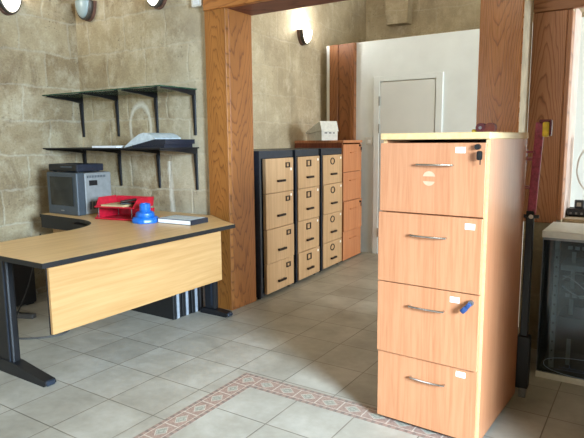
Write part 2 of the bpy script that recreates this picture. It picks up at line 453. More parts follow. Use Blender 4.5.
# oak casing of the wide opening
struct(MB().box(-2.853, -2.655, 3.226, 3.27, 0, 2.245, .003).build('trim_3', M['oakL']))
struct(MB().box(-2.79, -2.650, 3.258, 3.535, 0, 2.245, .004).build('trim_4', M['oakJ']))
struct(MB().box(-.855, -.632, 3.222, 3.25, 0, H - .02, .003).build('trim_5', M['oakR']))
struct(MB().box(-.855, -.835, 3.25, 3.575, 0, 2.245, .002).build('trim_6', M['oakR']))
struct(MB().box(-2.853, -.855, 3.215, 3.26, 2.245, 2.52, .003).build('trim_7', M['oakLin']))
struct(MB().box(-2.79, -.836, 3.262, 3.55, 2.245, 2.30, .003).build('trim_8', M['oakUnder']))
# oak panel, lintel and inner jamb of the window opening
struct(MB().box(-.644, -.463, 3.566, 3.5995, .80, 2.012, .003).build('trim_9', M['oak2']))
struct(MB().box(-.644, .31, 3.560, 3.5995, 2.016, 2.40, .003).build('trim_10', M['oakLin2']))
struct(MB().box(-.4625, -.437, 3.572, 3.675, .82, 2.012, .003).build('trim_11', M['oak2']))
# oak panel with rebates at the end of the partition
t5 = MB(); t5.box(-3.215, -3.105, 5.765, 5.80, 0, 2.372, .004); t5.box(-3.105, -3.085, 5.78, 5.80, 0, 2.372); t5.box(-3.085, -2.935, 5.765, 5.80, 0, 2.372, .004); t5.box(-2.935, -2.885, 5.745, 5.80, 0, 2.372, .003)
struct(t5.build('trim_12', M['oakP']))
# stone corbel on the far wall
struct(MB().prism_m([(-.14, 0), (.14, 0), (.17, .62), (-.17, .62)], 0, .16, Matrix.Translation((-2.85, 7.0, 2.745)) @ Matrix.Rotation(PI / 2, 4, 'X')).build('trim_13', M['stone_in'], uv=uvwall))
# mosaic border strip set in the floor
bb = bmesh.new(); L = bb.loops.layers.uv.new('UVMap')
ZB = .0012
def quad(ps, uvs):
    f = bb.faces.new([bb.verts.new((p[0], p[1], ZB)) for p in ps])
    for lp, q in zip(f.loops, uvs): lp[L].uv = q
xo, xi, yo, yi = -1.853, -1.724, 2.362, 2.226
TL = .128
quad([(xo, -2.2), (xi, -2.2), (xi, yi), (xo, yo)], [((-2.2 - yi) / TL, 0), ((-2.2 - yi) / TL, 1), (0, 1), ((yo - yi) / TL, 0)])
quad([(xi, yi), (1.9, yi), (1.9, yo), (xo, yo)], [(0, 1), ((1.9 - xi) / TL, 1), ((1.9 - xi) / TL, 0), ((xo - xi) / TL, 0)])
r = bmesh.ops.extrude_face_region(bb, geom=bb.faces[:])
for g in r['geom']:
    if isinstance(g, bmesh.types.BMVert): g.co.z = -.004
bmesh.ops.recalc_face_normals(bb, faces=bb.faces)
me = bpy.data.meshes.new('trim_14'); bb.to_mesh(me); bb.free(); me.materials.append(M['border'])
o = bpy.data.objects.new('trim_14', me); COL.objects.link(o); struct(o)
# walls behind and beside the camera, with the street door and added openings for the fill lights
fw = MB()
fw.box(-4.7, -4.0, -2.6, -2.3, 0, H); fw.box(-2.0, 3.2, -2.6, -2.3, 0, H); fw.box(-4.0, -2.0, -2.6, -2.3, 2.5, H); fw.box(-4.0, -2.0, -2.6, -2.3, 0, .5)
struct(fw.build('wall_front', M['plaster_warm'], uv=uvwall))
sw = MB()
sw.box(2.9, 3.2, -2.6, -.55, 0, H); sw.box(2.9, 3.2, .75, 4.3, 0, H); sw.box(2.9, 3.2, -.55, .75, 2.4, H); sw.box(2.9, 3.2, 4.3, 5.6, 0, .9); sw.box(2.9, 3.2, 4.3, 5.6, 2.2, H); sw.box(2.9, 3.2, 5.6, 7.4, 0, H)
sw.box(.32, .60, 1.85, 3.6, 0, H)  # unseen pier, added to shade the rack floor from the door light
struct(sw.build('wall_side', M['plaster_warm'], uv=uvwall))
# partition door
d1 = MB(); d1.box(-2.585, -1.966, 5.785, 5.825, .01, 1.92, .002)
dr = struct(d1.build('door_1', M['door_white']))
fm = MB()
for a in ((-2.66, -2.592, 0, 1.985), (-1.958, -1.885, 0, 1.985)): fm.box(a[0], a[1], 5.780, 5.80, a[2], a[3], .004)
fm.box(-2.592, -1.958, 5.780, 5.80, 1.928, 1.985, .004)
struct(fm.build('door_frame', M['plaster_white'], dr))
for z in (1.72, 1.42, .25):
    struct(MB().box(-2.602, -2.58, 5.772, 5.784, z - .05, z + .05, .003).build('hinge', M['hinge'], dr))

# ------------------------------------------------------------------ filing cabinets
def bow_handle(y, xc, z, half, mat, parent, out=.028, r=.0045):
    pts = [(xc - half, y, z)]
    for i in range(13):
        a = i / 12; pts.append((xc - half + 2 * half * a, y - .013 - out * math.sin(PI * a) * .6, z))
    pts.append((xc + half, y, z))
    return MB().tube(pts, r, 8).build('handle', mat, parent, smooth=True)

CW, CD, CH = .466, .579, 1.326
def beech_cabinet(label, loc, rz, mat, edge, side_mat, w=CW, d=CD, h=CH, big=True, proud=(0, .012, .011, 0), plinth=.018):
    t = thing('filing_cabinet', label, 'filing cabinet', loc, rz, 'beech filing cabinets')
    # sides, back and floor of the carcass; front edges banded
    cs = MB(); cs.box(0, .018, .0, d, plinth, h - .028); cs.box(w - .018, w, .0, d, plinth, h - .028)
    cs.box(.018, w - .018, d - .012, d, plinth, h - .028); cs.box(.018, w - .018, .01, d - .012, plinth, plinth + .02)
    cs.build('carcass', side_mat, t)
    eb = MB(); eb.box(.001, .0175, -.0015, .0, plinth, h - .028); eb.box(w - .0175, w - .001, -.0015, 0, plinth, h - .028)
    eb.build('edge_banding', edge, t)
    MB().box(-.004, w + .004, -.022, d + .003, h - .028, h, .003).build('top', edge, t)
    pb = MB(); pb.box(.02, w - .02, .02, d - .02, .0, plinth, 0); pb.build('plinth', M['black'], t)
    zs = [h - .040, .984, .669, .339, plinth]
    k = (h - .040) / 1.286
    zs = [h - .040] + [z * k for z in (.984, .669, .339)] + [plinth]
    spec = [  # handle xc, label x
        (.248, .353), (.232, .406), (.232, .353), (.240, .385)]
    for i in range(4):
        p = proud[i]
        y0 = -.019 - p
        x0, x1 = (-.004 if big else 0), w - .012
        dwr = MB().box(x0, x1, y0, -.0 - p * .2 - .002, zs[i + 1] + .0022, zs[i] - .0022, .0012).build('drawer', mat, t)
        hx, lx = spec[i]
        hz = zs[i] - (.092 * k)
        bow_handle(y0, hx, hz, .077, M['chrome'] if big else mat, dwr, .012)
        if big:
            lz = zs[i] - (.043 if i else .038)
            lz = (1.255, .948, .635, .311)[i]
            MB().box(lx - .02, lx + .02, y0 - .001, y0, lz - .012, lz + .012).build('label', M['label_white'], dwr)
        if i in (0, 2):
            lx2, lz2 = (.423, zs[i] - (.018 if i == 0 else .035))
            lk = MB(); lk.cyl((lx2, y0 + .004, lz2), (lx2, y0 - .014, lz2), .012, .011, 16)
            lk = lk.build('lock', M['black'] if i == 0 or not big else M['steel'], dwr, smooth=True)
            ky = MB()
            if i == 0:
                ky.box(lx2 + .001, lx2 + .022, y0 - .020, y0 - .014, lz2 - .052, lz2 - .016, .006, 2)
                ky.box(lx2 + .013, lx2 + .017, y0 - .018, y0 - .016, lz2 - .07, lz2 - .05)
                ky.build('key', M['black'], lk, smooth=True)
            elif big:
                Mx = Matrix.Translation((lx2 - .004, y0 - .022, lz2 - .006)) @ Matrix.Rotation(math.radians(40), 4, 'Y')
                ky.box(-.011, .011, -.006, .006, -.046, -.012, .006, 2, Mx); ky.box(-.009, .009, -.006, .012, -.018, .006, .004, 2, Mx)
                ky.build('key', M['key_blue'], lk, smooth=True)
            else:
                ky.box(lx2 - .008, lx2 + .008, y0 - .02, y0 - .012, lz2 - .05, lz2 - .012, .004)
                ky.build('key', M['black'], lk)
        if big and i == 0:
            # worn sticker residue below the top handle: a broken pale disc
            rs = MB(); cx, cz = .222, 1.136
            for s0, s1, rr0, rr1 in ((.05, .95, .006, .027), (1.08, 1.9, .006, .027)):
                n = 14; ps = []
                for j in range(n + 1):
                    a = PI * (s0 + (s1 - s0) * j / n); ps.append((rr1 * math.cos(a), rr1 * math.sin(a) * .95))
                dy = .005 if s0 < 1 else -.005
                rs.prism_m([(q[0], q[1] + dy) for q in ps], 0, .0006, Matrix.Translation((cx, y0, cz)) @ Matrix.Rotation(PI / 2, 4, 'X'))
            rs.build('sticker_residue', M['residue'], dwr)
    return t
M['residue'] = plain('pale_sticker_residue', (222, 170, 138), .5, var=.03)

front_cab = beech_cabinet('tall beech four-drawer filing cabinet with chrome handles, white labels and blue key, nearest',
                          (-1.009, 2.300, 0), -.052, M['beech'], M['beech_edge'], M['beech_side'])
# row by the stone wall
RO = Vector((-2.625, 3.61, 0)); RU = Vector((-.055, .9985, 0)); RZ = math.atan2(RU.y, RU.x)
def row(s, back=0):
    n = Vector((RU.y, -RU.x, 0)); return RO + RU * s - n * back
far_cab = beech_cabinet('far beech four-drawer filing cabinet with white archive box on top, against the white partition',
                        row(1.555, .02), RZ, M['beech_far'], M['beech_far'], M['shaded_side'], w=.49, d=.56, h=1.295, big=False, proud=(0, 0, .008, 0))

def black_cabinet(name_label, loc, rz, w, ring, holder_x):
    h, d = 1.217, .60
    t = thing('filing_cabinet', name_label, 'filing cabinet', loc, rz, 'black filing cabinets with maple drawers')
    c = MB(); c.box(0, .026, 0, d, .02, h); c.box(w - .014, w, 0, d, .02, h); c.box(.026, w - .014, 0, d, 1.156, h); c.box(.026, w - .014, .02, d, .02, .04)
    c.box(.026, w - .014, d - .02, d, .04, 1.156)
    c.build('carcass', M['blue_black'], t)
    for x in (.03, w - .03):
        for y in (.04, d - .04): MB().cyl((x, y, 0), (x, y, .02), .016, .018, 10).build('foot', M['black'], t)
    zs = [1.154, .867, .572, .284, .03]
    for i in range(4):
        p = random.uniform(.008, .018)
        dw = MB().box(.078 if w > .50 else .030, w - .006, -p, .02, zs[i + 1] + .002, zs[i] - .002, .0015).build('drawer', M['maple'], t)
        hx = w * (.53 if ring else .575); hz = (zs[i] + zs[i + 1]) / 2 - .045
        hb = MB(); hb.box(hx - .062, hx + .062, -p - .022, -p - .012, hz - .011, hz + .009, .004, 2); hb.box(hx - .055, hx - .035, -p - .014, -p, hz - .009, hz + .007); hb.box(hx + .035, hx + .055, -p - .014, -p, hz - .009, hz + .007)
        hb.build('handle', M['bronze'], dw)
        cx, cz = holder_x, zs[i] - .062
        ch = MB(); sx, sz = (.034, .022) if not ring else (.042, .030)
        if ring == 2:
            pts = [(cx + sx * math.cos(2 * PI * j / 18), -p - .003, cz + sz * math.sin(2 * PI * j / 18)) for j in range(19)]
            ch.tube(pts, .0055, 6)
        else:
            for a in ((-sx, sx, sz - .009, sz), (-sx, sx, -sz, -sz + .009), (-sx, -sx + .012, -sz + .009, sz - .009), (sx - .012, sx, -sz + .009, sz - .009)):
                ch.box(cx + a[0], cx + a[1], -p - .007, -p, cz + a[2], cz + a[3])
        ch.build('card_holder', M['bronze'], dw)
        lx = w - .045 if not ring else w - .04; lz = zs[i] - (.10 if (not ring and i == 0) else .035)
        if i < 2 or ring:
            MB().cyl((lx, -p, lz), (lx, -p - .0015, lz), .013, .013, 14).build('sticker', M['label_white'], dw)
    return t
black_cabinet('black cabinet with four maple drawers beside the oak pillar, nearest of the dark row', row(-.045), RZ, .53, 0, .425)
black_cabinet('black cabinet with four maple drawers, middle of the dark row', row(.535, .0), RZ, .45, 1, .225)
black_cabinet('black cabinet with four maple drawers next to the far beech cabinet', row(1.04, .0), RZ, .465, 2, .23)

# archive box on the far cabinet
ab = thing('archive_box', 'white cardboard archive box with tilted lid on far beech cabinet', 'box', row(1.545, .155) + Vector((0, 0, 1.295)), RZ - math.radians(34))
YZ = Matrix(((0,0,1,0),(1,0,0,0),(0,1,0,0),(0,0,0,1)))
MB().prism_m([(0, 0), (.33, 0), (.33, .068), (0, .098)], -.095, .095, YZ).build('box_body', M['box_white'], ab)
MB().prism_m([(-.014, .093), (.030, .200), (.345, .090), (.345, .0705), (0, .1005)], -.101, .101, YZ).build('box_lid', M['box_white'], ab)
for x0, x1 in ((-.06, -.03), (-.01, .02), (.04, .06)):
    MB().box(x0, x1, -.0015, 0, .072, .082).build('finger_slot', M['black'], ab)

# switch plate on the partition
sp = thing('wall_switch', 'small white fused switch plate on the partition beside the far cabinet', 'switch', (-2.715, 5.80, 1.285))
MB().box(-.04, .04, -.012, 0, -.043, .043, .004).build('plate', M['box_white'], sp)
MB().box(-.016, .016, -.017, -.012, -.022, .012, .003).build('rocker', M['label_white'], sp)

# ------------------------------------------------------------------ L-shaped desk
dk = thing('desk', 'L-shaped maple office desk with black edges and black cantilever legs', 'desk', (-2.9, 2.2, 0))
DO = Vector((-2.9, 2.2, 0))
outl = [(-2.36, 1.49), (-2.355, 2.915), (-2.53, 3.01), (-2.80, 3.19), (-4.05, 3.19), (-4.05, 2.57), (-3.60, 2.545)]
for i in range(1, 11):      # inner curve between the two wings
    a = i / 10
    p0, p1, p2 = Vector((-3.60, 2.545)), Vector((-3.13, 2.54)), Vector((-3.115, 2.10))
    q = p0 * (1 - a) ** 2 + p1 * 2 * a * (1 - a) + p2 * a * a
    outl.append((q.x, q.y))
outl += [(-3.10, 1.75), (-3.09, 1.49)]
rel = [(p[0] - DO.x, p[1] - DO.y) for p in outl]
def inset(ps, k):
    n = len(ps); r = []
    for i in range(n):
        a, b, c = Vector(ps[i - 1]), Vector(ps[i]), Vector(ps[(i + 1) % n])
        d1 = (b - a).normalized(); d2 = (c - b).normalized()
        n1 = Vector((-d1.y, d1.x)); n2 = Vector((-d2.y, d2.x)); m = (n1 + n2); m = m / max(.3, m.dot(n1))
        r.append((b.x + m.x * k, b.y + m.y * k))
    return r
MB().prism(inset(rel, .004), .7151, .740).build('worktop', M['desk_top'], dk)
e = MB(); inn = inset(rel, .0042)
nn = len(rel)
vo = [[e.bm.verts.new((p[0], p[1], z)) for p in rel] for z in (.7145, .7395)]
vi = [[e.bm.verts.new((p[0], p[1], z)) for p in inn] for z in (.7145, .7395)]
for i in range(nn):
    j = (i + 1) % nn
    e.bm.faces.new((vo[0][i], vo[0][j], vo[1][j], vo[1][i])); e.bm.faces.new((vi[0][j], vi[0][i], vi[1][i], vi[1][j]))
    e.bm.faces.new((vo[1][i], vo[1][j], vi[1][j], vi[1][i])); e.bm.faces.new((vo[0][j], vo[0][i], vi[0][i], vi[0][j]))
e.build('edge_band', M['black'], dk)
mp = MB().box(-2.428 - DO.x, -2.410 - DO.x, 1.555 - DO.y, 2.83 - DO.y, .365, .70, .0015).build('modesty_panel', M['desk_panel'], dk)
MB().box(-2.436 - DO.x, -2.4285 - DO.x, 1.553 - DO.y, 2.832 - DO.y, .363, .70).build('panel_backing', M['black'], mp)
bm_ = MB()
bm_.box(-2.53 - DO.x, -2.46 - DO.x, 1.68 - DO.y, 2.84 - DO.y, .65, .7145, .004)
bm_.box(-4.06 - DO.x, -3.53 - DO.x, 2.585 - DO.y, 2.60 - DO.y, .63, .7145)
bm_.box(-3.0 - DO.x, -2.94 - DO.x, 1.68 - DO.y, 2.84 - DO.y, .65, .7145, .004)
# curved apron following the inner edge
for i in range(6, 17):
    a, b = Vector(inset(rel, .03)[i]), Vector(inset(rel, .03)[i + 1] if i < 16 else inset(rel, .03)[i])
    if (b - a).length > 1e-4: bm_.cyl((a.x, a.y, .675), (b.x, b.y, .675), .038, .038, 6)
bm_.build('frame_rail', M['black_metal'], dk)
def tleg(y, ux0, ux1, f0, f1):
    X = lambda v: v - DO.x
    up = MB(); up.box(X(ux0), X(ux1), y - .025 - DO.y, y + .025 - DO.y, .036, .7145, .012, 2)
    lg = up.build('leg', M['black_metal'], dk)
    MB().box(X(ux1 - .035), X(ux1 - .020), y - .029 - DO.y, y - .0252 - DO.y, .07, .70).build('cable_cover', M['blue_black'], lg)
    ft = MB(); prof = [(f0, .0), (f1 - .02, .0), (f1, .012), (f1 - .01, .032), (f1 - (f1 - ux1) * .6, .056 if y < 2 else .038), (ux1, .075 if y < 2 else .042), (ux0, .075 if y < 2 else .042), (f0 + .03, .045), (f0, .02)]
    Mx = Matrix.Translation((-DO.x, y - DO.y + .032, 0)) @ Matrix.Rotation(PI / 2, 4, 'X')
    ft.prism_m(prof, 0, .064, Mx); fo = ft.build('foot', M['black_metal'], lg)
    MB().box(X(f1 - .02), X(f1 + .004), y - .026 - DO.y, y + .026 - DO.y, .004, .034, .006).build('foot_cap', M['blue_black'], fo)
    MB().box(X(ux0 + .02), X(-2.45 if y < 2 else -2.66), y - .02 - DO.y, y + .02 - DO.y, .69, .7145).build('top_bracket', M['black_metal'], lg)
tleg(1.67, -3.16, -2.95, -3.32, -2.64); tleg(3.10, -2.80, -2.70, -2.84, -2.57)

# pedestal below the return, cables
pd = thing('drawer_pedestal', 'maple drawer pedestal standing under the return wing of the desk', 'drawer unit', (-3.80, 2.90, 0))
MB().box(-.21, .21, -.235, .235, .03, .63, .003).build('carcass', M['desk_panel'], pd)
for z0, z1 in ((.45, .625), (.25, .445), (.04, .245)):
    f = MB().box(-.205, .205, -.255, -.236, z0, z1, .002).build('drawer', M['desk_panel'], pd)
    MB().box(-.05, .05, -.268, -.256, (z0 + z1) / 2 - .006, (z0 + z1) / 2 + .006, .003).build('handle', M['black'], f)
MB().box(-.19, .19, -.21, .21, 0, .03).build('plinth', M['black'], pd)
pc = thing('added_dark_case', 'added dark computer case hiding lit stone wall under the desk', 'computer', (-4.26, 2.35, 0))  # invented case, keeps the area under the desk dark
MB().box(-.10, .10, -.21, .21, .012, .43, .006).build('case', M['black'], pc)
MB().box(-.098, .098, -.222, -.211, .014, .428, .006).build('front_panel', M['tv_front'], pc)
MB().box(-.07, .07, -.227, -.222, .33, .37, .002).build('disc_drive', M['black'], pc)
[MB().box(x - .02, x + .02, y - .03, y + .03, 0, .013).build('foot', M['black'], pc) for x in (-.07, .07) for y in (-.16, .16)]
ps = thing('power_strip', 'grey power strip lying on the floor beneath the desk', 'power strip', (-3.95, 2.25, 0), .4)
MB().box(-.16, .16, -.025, .025, 0, .035, .006).build('body', M['cable_grey'], ps)
for i in range(4):
    MB().cyl((-.11 + i * .07, 0, .0345), (-.11 + i * .07, 0, .037), .016, .016, 14).build('socket', M['black'], ps)
def cable(name, label, pts, r, mat, grp=None):
    k = []
    P_ = [Vector(p) for p in pts]
    for i in range(len(P_) - 1):
        a = P_[max(i - 1, 0)]; b = P_[i]; c_ = P_[i + 1]; d_ = P_[min(i + 2, len(P_) - 1)]
        for j in range(8):
            s_ = j / 8
            k.append(.5 * ((2 * b) + (c_ - a) * s_ + (2 * a - 5 * b + 4 * c_ - d_) * s_ ** 2 + (3 * b - a - 3 * c_ + d_) * s_ ** 3))
    k.append(P_[-1])
    return tag(MB().tube(k, r, 6).build(name, mat, smooth=True), label, 'cable', grp)
cable('cable', 'dark cable looping across the floor under the desk', [(-3.62, 2.62, .008), (-3.5, 2.45, .008), (-3.3, 2.2, .008), (-3.45, 2.0, .008), (-3.7, 1.95, .008)], .006, M['cable_grey'])
cable('cable', 'black cable hanging down behind the left desk leg', [(-3.95, 2.50, .60), (-3.9, 2.35, .25), (-3.85, 2.2, .05), (-3.8, 2.1, .009), (-3.85, 1.95, .009)], .007, M['black'])
cable('cable', 'thin grey cable curled on the floor near the left stone wall', [(-4.25, 1.75, .006), (-4.0, 1.65, .006), (-3.75, 1.75, .006), (-3.9, 1.9, .006), (-4.15, 1.9, .006)], .005, M['cable_grey'])

# dark shelf panels stored on edge under the desk
labs = ['black flat panel with silver edge under the desk, nearest of the stored set', 'black flat panel with silver edge under the desk, second of the stored set',
        'black flat panel with silver edge under the desk, third of the stored set', 'black flat panel with silver edge under the desk, nearest the back wall']
for i, (x, y, l) in enumerate(((-2.875, 2.865, .55), (-2.875, 2.96, .52), (-2.87, 3.055, .5), (-2.87, 3.145, .5))):
    t = thing('storage_panel', labs[i], 'panel', (x, y, 0), 0, 'black panels stored under the desk')
    MB().box(-l, 0, -.042, .042, 0, .56, .003).build('panel', M['black'], t)
    MB().box(0, .005, -.010, .014, .004, .556).build('silver_edge', M['silver'], t)

# ------------------------------------------------------------------ things on the desk
tv = thing('television', 'grey portable tube television on the desk corner below the shelves', 'television', (-3.655, 2.636, .7395), math.radians(-1))
MB().box(-.385, 0, 0, .075, .0, .33, .010, 2).build('front_bezel', M['tv_front'], tv)
sh = MB(); sh.box(-.372, -.006, 0.0755, .325, .002, .325, .012, 2); sh.build('housing', M['tv_grey'], tv)
sc = MB(); NX, NZ = 10, 8; grid = []
for i in range(NX + 1):
    rowv = []
    for j in range(NZ + 1):
        u, v = i / NX * 2 - 1, j / NZ * 2 - 1
        rowv.append(sc.bm.verts.new((-.19 + u * .145, -.004 - .012 * (1 - u * u) * (1 - v * v), .185 + v * .112)))
    grid.append(rowv)
for i in range(NX):
    for j in range(NZ): sc.bm.faces.new((grid[i][j], grid[i + 1][j], grid[i + 1][j + 1], grid[i][j + 1]))
sc.build('screen', M['tv_screen'], tv, smooth=True)
MB().box(-.215, -.175, -.004, .0, .030, .038).build('badge', M['steel'], tv)
vt = MB()
for i in range(12): vt.box(-.0065, -.0045, .10 + i * .0145, .108 + i * .0145, .285, .303)
vt.build('vent', M['tv_front'], tv)
MB().box(-.0065, -.003, .115, .19, .225, .265, .001).build('side_socket', M['black'], tv)
g = MB()
for i in range(4): g.box(-.0065, -.0045, .11 + i * .03, .13 + i * .03, .04, .10)
g.build('side_grille', M['tv_front'], tv)
vr = thing('video_recorder', 'flat black recorder box on top of the grey television', 'video recorder', (-3.67, 2.66, 1.0695), math.radians(-1))
MB().box(-.365, 0, 0, .24, .006, .062, .004).build('case', M['navy'], vr)
MB().box(-.36, -.005, -.005, 0, .010, .058, .002).build('front_panel', M['black'], vr)
MB().box(-.20, -.06, -.007, -.005, .036, .048).build('cassette_slot', M['tv_front'], vr)
[MB().cyl((x, y, -.0), (x, y, .007), .012, n=10).build('foot', M['black'], vr) for x in (-.33, -.03) for y in (.03, .21)]

# red letter tray
lt = thing('letter_tray', 'two-tier red plastic letter tray with papers on the desk', 'letter tray', (-3.27, 2.75, .7395), math.radians(10))
def tray(z, name, w=.33, d=.25):
    t = MB()
    t.box(-w/2, w/2, -d/2, d/2, z, z + .004)
    # raised back and flared sides, low front lip with a scoop
    for s in (-1, 1):
        pts = [(-d/2 + .01, 0), (d/2, 0), (d/2, .070), (-d/2 + .06, .070)]
        t.prism_m(pts, 0, .004, Matrix.Translation((s * w/2, 0, z)) @ Matrix.Rotation(s * math.radians(9), 4, 'Y') @ Matrix(((0,0,1,0),(1,0,0,0),(0,1,0,0),(0,0,0,1))))
    t.box(-w/2, w/2, d/2 - .004, d/2, z, z + .066)
    t.box(-w/2, w/2, -d/2, -d/2 + .004, z, z + .012)
    return t.build('tray', M['red'], lt)
tray(.002, 'tray'); t2 = tray(.086, 'tray')
for x, y in ((-.15, -.10), (.15, -.10), (-.15, .115), (.15, .115)):
    MB().cyl((x, y, .004), (x, y, .09), .0028, n=8).build('riser', M['steel'], lt)
dz = .7395
def rest(pt, ang=math.radians(10)):
    c, s = math.cos(ang), math.sin(ang); return (-3.27 + pt[0] * c - pt[1] * s, 2.75 + pt[0] * s + pt[1] * c, dz + pt[2])
pp = MB()
for i in range(4):
    pp.box(-.10, .10, -.09, .09, i * .0035, i * .0035 + .003, 0, 1, Matrix.Rotation(random.uniform(-.08, .08), 4, 'Z'))
tag(pp.build('paper_stack', M['manila'], loc=rest((-.035, 0, .0905)), rot=(0, 0, .2)), 'cream papers lying in the upper red tray', 'papers')
st = thing('stapler', 'dark stapler lying in the upper red letter tray', 'stapler', rest((.045, .0, .1055)), .9)
MB().box(-.06, .06, -.014, .014, 0, .012, .003).build('base', M['black'], st)
MB().box(-.055, .062, -.012, .012, .016, .034, .006, 2, Matrix.Rotation(-.12, 4, 'Y')).build('arm', M['bronze'], st)
# blue dispenser
bl = thing('tape_dispenser', 'bright blue stepped round holder on the desk beside the red tray', 'holder', (-2.96, 2.672, .7395))
MB().lathe([(.086, 0), (.090, .005), (.090, .026), (.080, .040), (.070, .043)], n=40, lobes=6, lobe_amp=.035).build('base', M['blue'], bl, smooth=True)
MB().lathe([(.064, .0415), (.066, .048), (.064, .066), (.052, .078), (.044, .080)], n=36, lobes=5, lobe_amp=.03).build('middle_ring', M['blue'], bl, smooth=True)
MB().lathe([(.037, .0785), (.038, .084), (.037, .130), (.031, .134), (.028, .134), (.027, .112), (.0, .112)], n=28).build('cup', M['blue'], bl, smooth=True)
# white book
bk = thing('book', 'thick white-edged book lying at the desk end by the oak pillar', 'book', (-2.722, 2.79, .7395), math.radians(3))
MB().box(-.148, .146, -.082, .092, .003, .031, .001).build('pages', M['paper'], bk)
cv = MB(); cv.box(-.15, .15, -.086, .095, 0, .003); cv.box(-.15, .15, -.086, .095, .031, .034); cv.box(.1461, .15, -.086, .095, .003, .031)
cv.build('cover', M['navy'], bk)
MB().box(-.14, .13, -.075, .085, .034, .0352).build('title_sheet', M['paper_grey'], bk)

# ------------------------------------------------------------------ wall shelves
def bracket(x, ztop, ln, parent, yw=3.27, reach=.35):
    b = MB()
    b.box(x - .012, x + .012, yw - .012, yw, ztop - ln, ztop - .03, .003)
    # tapering arm with a rounded elbow
    pr = [(0, 0), (0, -.062), (-.03, -.042), (-reach * .5, -.022), (-reach, -.008), (-reach, 0)]
    b.prism_m(pr, -.010, .010, Matrix.Translation((x, yw, ztop)) @ Matrix(((0,0,1,0),(1,0,0,0),(0,1,0,0),(0,0,0,1))))
    pr2 = [(0, -.05), (-.03, -.05), (-.012, -ln), (0, -ln)]
    b.prism_m(pr2, -.006, .006, Matrix.Translation((x, yw, ztop)) @ Matrix(((0,0,1,0),(1,0,0,0),(0,1,0,0),(0,0,0,1))))
    return b.build('bracket', M['black_metal'], parent)
us = thing('wall_shelf', 'green-edged glass shelf on black brackets, upper of the two on the stone wall', 'shelf', (0, 0, 0), 0, 'stone wall shelves')
MB().box(-4.395, -2.99, 2.894, 3.268, 1.690, 1.699).build('glass_board', M['glass_shelf'], us)
eg = MB(); eg.box(-4.395, -2.99, 2.89, 2.894, 1.690, 1.699); eg.box(-2.99, -2.986, 2.89, 3.268, 1.690, 1.699)
eg.build('glass_edge', M['glass_edge'], us)
BX = (-4.372, -3.90, -3.425, -3.01)
for x in BX: bracket(x, 1.690, .345, us)
ls = thing('wall_shelf', 'dark shelf board on black brackets holding papers, lower on the stone wall', 'shelf', (0, 0, 0), 0, 'stone wall shelves')
MB().box(-4.395, -2.98, 2.86, 3.268, 1.243, 1.253, .001).build('board', M['black'], ls)
for x in BX: bracket(x, 1.243, .325, ls, 3.27, .39)
# the lower shelf's things
rb = thing('ring_binder', 'dark navy binder lying open on the lower wall shelf', 'binder', (-3.14, 3.07, 1.253), 0)
RX90 = Matrix.Rotation(PI / 2, 4, 'X')
MB().prism_m([(-.20, 0), (.135, 0), (.135, .026), (-.20, .012)], -.15, .15, RX90).build('back_cover', M['navy'], rb)
MB().prism_m([(-.20, .0125), (.135, .0265), (.155, .0265), (.155, .060), (.04, .0615), (-.20, .0165)], -.155, .155, RX90).build('front_cover', M['navy'], rb)
low = [(-.30, .002), (-.20, .018), (.03, .0635)]
upp = [(.032, .072), (-.01, .094), (-.05, .108), (-.09, .112), (-.14, .100), (-.21, .064), (-.305, .008)]
tag(MB().prism_m(low + upp, -.135, .14, Matrix.Translation((-3.14, 3.07, 1.2535)) @ RX90).build('paper_sheaf', M['paper_grey']), 'pale grey sheaf of papers drooping over the navy binder', 'papers')
tag(MB().box(-.14, .14, -.10, .10, 0, .016, .001).build('notepad', M['paper'], loc=(-3.65, 3.00, 1.253), rot=(0, 0, .05)), 'thin white notepad flat on the lower wall shelf', 'notepad')
# little sensor high beside the pillar
sn = thing('alarm_sensor', 'small white sensor box high on stone wall beside the oak pillar', 'sensor', (-2.935, 3.273, 2.335))
MB().box(-.05, .05, -.04, 0, -.045, .045, .008, 2).build('housing', M['grout_bar'], sn)
MB().box(-.03, .03, -.044, -.04, -.03, .0, .003).build('lens', M['paper'], sn)

